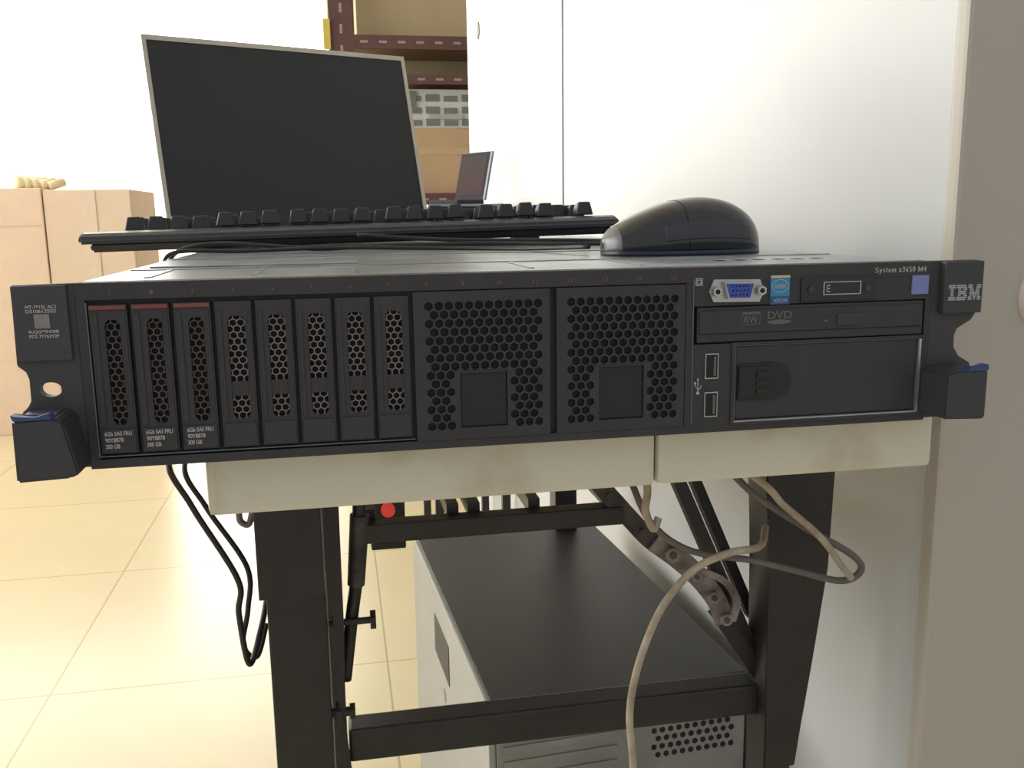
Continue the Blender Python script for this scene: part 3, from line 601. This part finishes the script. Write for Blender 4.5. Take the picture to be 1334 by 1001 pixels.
# ------------------------------------------------------------------ background things
bx1=empty('cardboard_box',(-1.02,3.75,FLOOR),'large cardboard box, washed out by glare, standing on the tiled floor','box',group='boxes by the window')
box('carton',-1.20,-0.88,3.45,3.95,FLOOR,0.235,M_card2,bx1,0.006)
box('packing_tape',-1.06,-1.01,3.447,3.45,-0.2,0.232,mat('tape',(226,206,186),0.6),bx1)
bx2=empty('cardboard_box',(-1.55,3.7,FLOOR),'large worn cardboard box beside another box','box',group='boxes by the window')
box('carton',-1.90,-1.203,3.445,3.90,FLOOR,0.242,M_card,bx2,0.004)
box('flap_seam',-1.90,-1.215,3.442,3.445,0.10,0.104,M_card2,bx2)
bm=bmesh.new()
for k in range(5): addcyl(bm,(-1.32+0.03*k,3.55,0.268-0.004*k),(-1.28+0.03*k,3.60,0.268),0.026-0.002*k,14)
top(finish('folded_cloth',bm,M_paper,smooth=True),'crumpled yellowish cloth on top of a box','cloth')
rk=empty('shelving_rack',(0.45,4.25,FLOOR),'maroon slotted steel shelving rack','rack')
def slotted(name,x0,x1,y0,y1,z0,z1,vert):
    bm=bmesh.new(); addbox(bm,x0,x1,y0,y1,z0,z1,0)
    if vert:
        z=z0+0.03
        while z<z1-0.05:
            addbox(bm,(x0+x1)/2-0.006,(x0+x1)/2+0.006,y0-0.001,y0,z,z+0.04,1); z+=0.09
    else:
        x=x0+0.03
        while x<x1-0.03:
            addbox(bm,x,x+0.035,y0-0.001,y0,(z0+z1)/2-0.005,(z0+z1)/2+0.005,1); x+=0.085
    return finish(name,bm,[M_rack,M_slot],rk)
slotted('upright',-0.085,0.020,4.0,4.03,FLOOR,2.0,True); slotted('upright',0.95,1.03,4.0,4.03,FLOOR,2.0,True)
slotted('upright',-0.085,0.020,4.55,4.58,FLOOR,2.0,True); slotted('upright',0.95,1.03,4.55,4.58,FLOOR,2.0,True)
M_board=mat('shelf_board',(150,128,96),0.7)
for z0,z1 in ((1.28,1.34),(0.868,0.927),(0.715,0.757),(0.165,0.22)):
    slotted('shelf_beam',0.02,0.95,4.0,4.02,z0,z1,False); 
    box('shelf',-0.08,1.03,4.02,4.57,z1-0.02,z1-0.002,M_board,rk)
box('back_sheet',-0.08,1.03,4.575,4.58,FLOOR+0.3,1.98,mat('back_sheet_khaki',(178,164,134),0.8),rk)
box('tag',-0.112,-0.080,3.985,3.999,0.86,0.99,mat('yellow_tag',(206,186,90),0.6),rk,0.003)['label']='yellow tag'
g=empty('cardboard_box',(0.42,4.2,0.22),'brown carton on a rack shelf','box'); box('carton',0.20,0.62,4.05,4.45,0.2205,0.522,mat('carton_tan',(186,158,128),0.8,scale=8),g,0.004); box('packing_tape',0.20,0.62,4.048,4.05,0.40,0.43,mat('tape2',(190,164,134),0.5),g)
eq=empty('electronic_equipment',(0.42,4.2,0.523),'stack of pale electronic units on a carton','equipment')
bm=bmesh.new(); addbox(bm,0.24,0.60,4.06,4.40,0.5225,0.700,0,0.002)
for k in range(4):
    for j in range(3): addbox(bm,0.26+0.085*k,0.325+0.085*k,4.055,4.061,0.535+0.055*j,0.560+0.055*j+0.006*(k%2),1)
addbox(bm,0.25,0.30,4.05,4.06,0.60,0.69,1); finish('unit',bm,[M_equip,M_equipd],eq)
bm=bmesh.new(); addbox(bm,0.36,0.52,4.052,4.06,0.565,0.585,0); finish('unit_handle',bm,M_bright,eq)
g=empty('cardboard_box',(0.45,4.3,0.926),'wide plain khaki carton on the upper rack shelf','box')
box('carton',0.04,0.90,4.12,4.5,0.9262,1.26,mat('carton_khaki',(176,160,130),0.8,scale=5),g,0.003)
box('packing_tape',0.04,0.90,4.118,4.12,1.18,1.20,mat('tape_dim',(180,164,136),0.5),g)
st=empty('side_table',(0.17,1.65,FLOOR),'small dark side table next to the cabinet','table')
box('tabletop',0.085,0.262,1.50,1.85,0.105,0.120,mat('dark_board',(60,56,54),0.5),st,0.002)
for xx in (0.09,0.24):
    for yy in (1.51,1.82): box('leg',xx,xx+0.018,yy,yy+0.02,FLOOR,0.105,M_leg,st)
dv=empty('desktop_device',(0.16,1.62,0.12),'thin silver device with dark front slot','device'); box('device_body',0.095,0.255,1.53,1.80,0.1202,0.138,M_silver,dv,0.002); box('front_slot',0.10,0.24,1.528,1.5305,0.124,0.133,M_dark,dv)
lp=empty('laptop',(0.172,1.65,0.1383),'small open dark laptop with silver edge','laptop',rot=(0,0,math.radians(-58)))
box('base',-0.050,0.050,-0.040,0.036,0.0,0.010,M_laplid,lp,0.002,True)
R=Matrix.Translation((0,0.036,0.010))@Matrix.Rotation(math.radians(-14),4,'X')
bm=bmesh.new(); addbox(bm,-0.052,0.052,0,0.006,0,0.110,0,0.001,R); finish('lid',bm,M_silver,lp,True)
bm=bmesh.new(); addbox(bm,-0.052,0.045,-0.001,0.0,0.000,0.108,0,0,R); finish('bezel',bm,M_laplid,lp,True)
bm=bmesh.new(); addbox(bm,-0.046,0.040,-0.0015,-0.001,0.010,0.101,0,0,R); finish('screen',bm,M_lapscr,lp,True)
# ------------------------------------------------------------------ lights
def area(name,loc,rot,sx,sy,e,col=(1,1,1)):
    l=bpy.data.lights.new(name,'AREA'); l.shape='RECTANGLE'; l.size=sx; l.size_y=sy; l.energy=e; l.color=col
    o=bpy.data.objects.new(name,l); o.location=loc; o.rotation_euler=rot; link(o); return o
area('window_daylight',(-3.8,2.3,1.15),(0,math.radians(-90),0),1.6,5.5,85,(1,0.99,0.97))
area('back_window_daylight',(-2.2,5.9,0.9),(math.radians(-90),0,0),3.4,2.2,55,(1,0.99,0.97))
w=bpy.data.worlds.new('w'); scene.world=w; w.use_nodes=True
bg=w.node_tree.nodes['Background']; bg.inputs[0].default_value=(0.95,0.96,1.0,1); bg.inputs[1].default_value=0.62
# ------------------------------------------------------------------ camera
yaw,pitch,roll=0.1835,0.181,-0.0146
f=Vector((math.sin(yaw)*math.cos(pitch),math.cos(yaw)*math.cos(pitch),-math.sin(pitch)))
r=Vector((math.cos(yaw),-math.sin(yaw),0)); u=r.cross(f)
r2=r*math.cos(roll)+u*math.sin(roll); u2=-r*math.sin(roll)+u*math.cos(roll)
cd=bpy.data.cameras.new('camera'); cd.sensor_fit='HORIZONTAL'; cd.sensor_width=36; cd.lens=1203.5/1334*36; cd.clip_start=0.01
co=bpy.data.objects.new('camera',cd); link(co)
Mx=Matrix((r2,u2,-f)).transposed().to_4x4(); Mx.translation=Vector((-0.0978,-0.4441,0.1137)); co.matrix_world=Mx
scene.camera=co
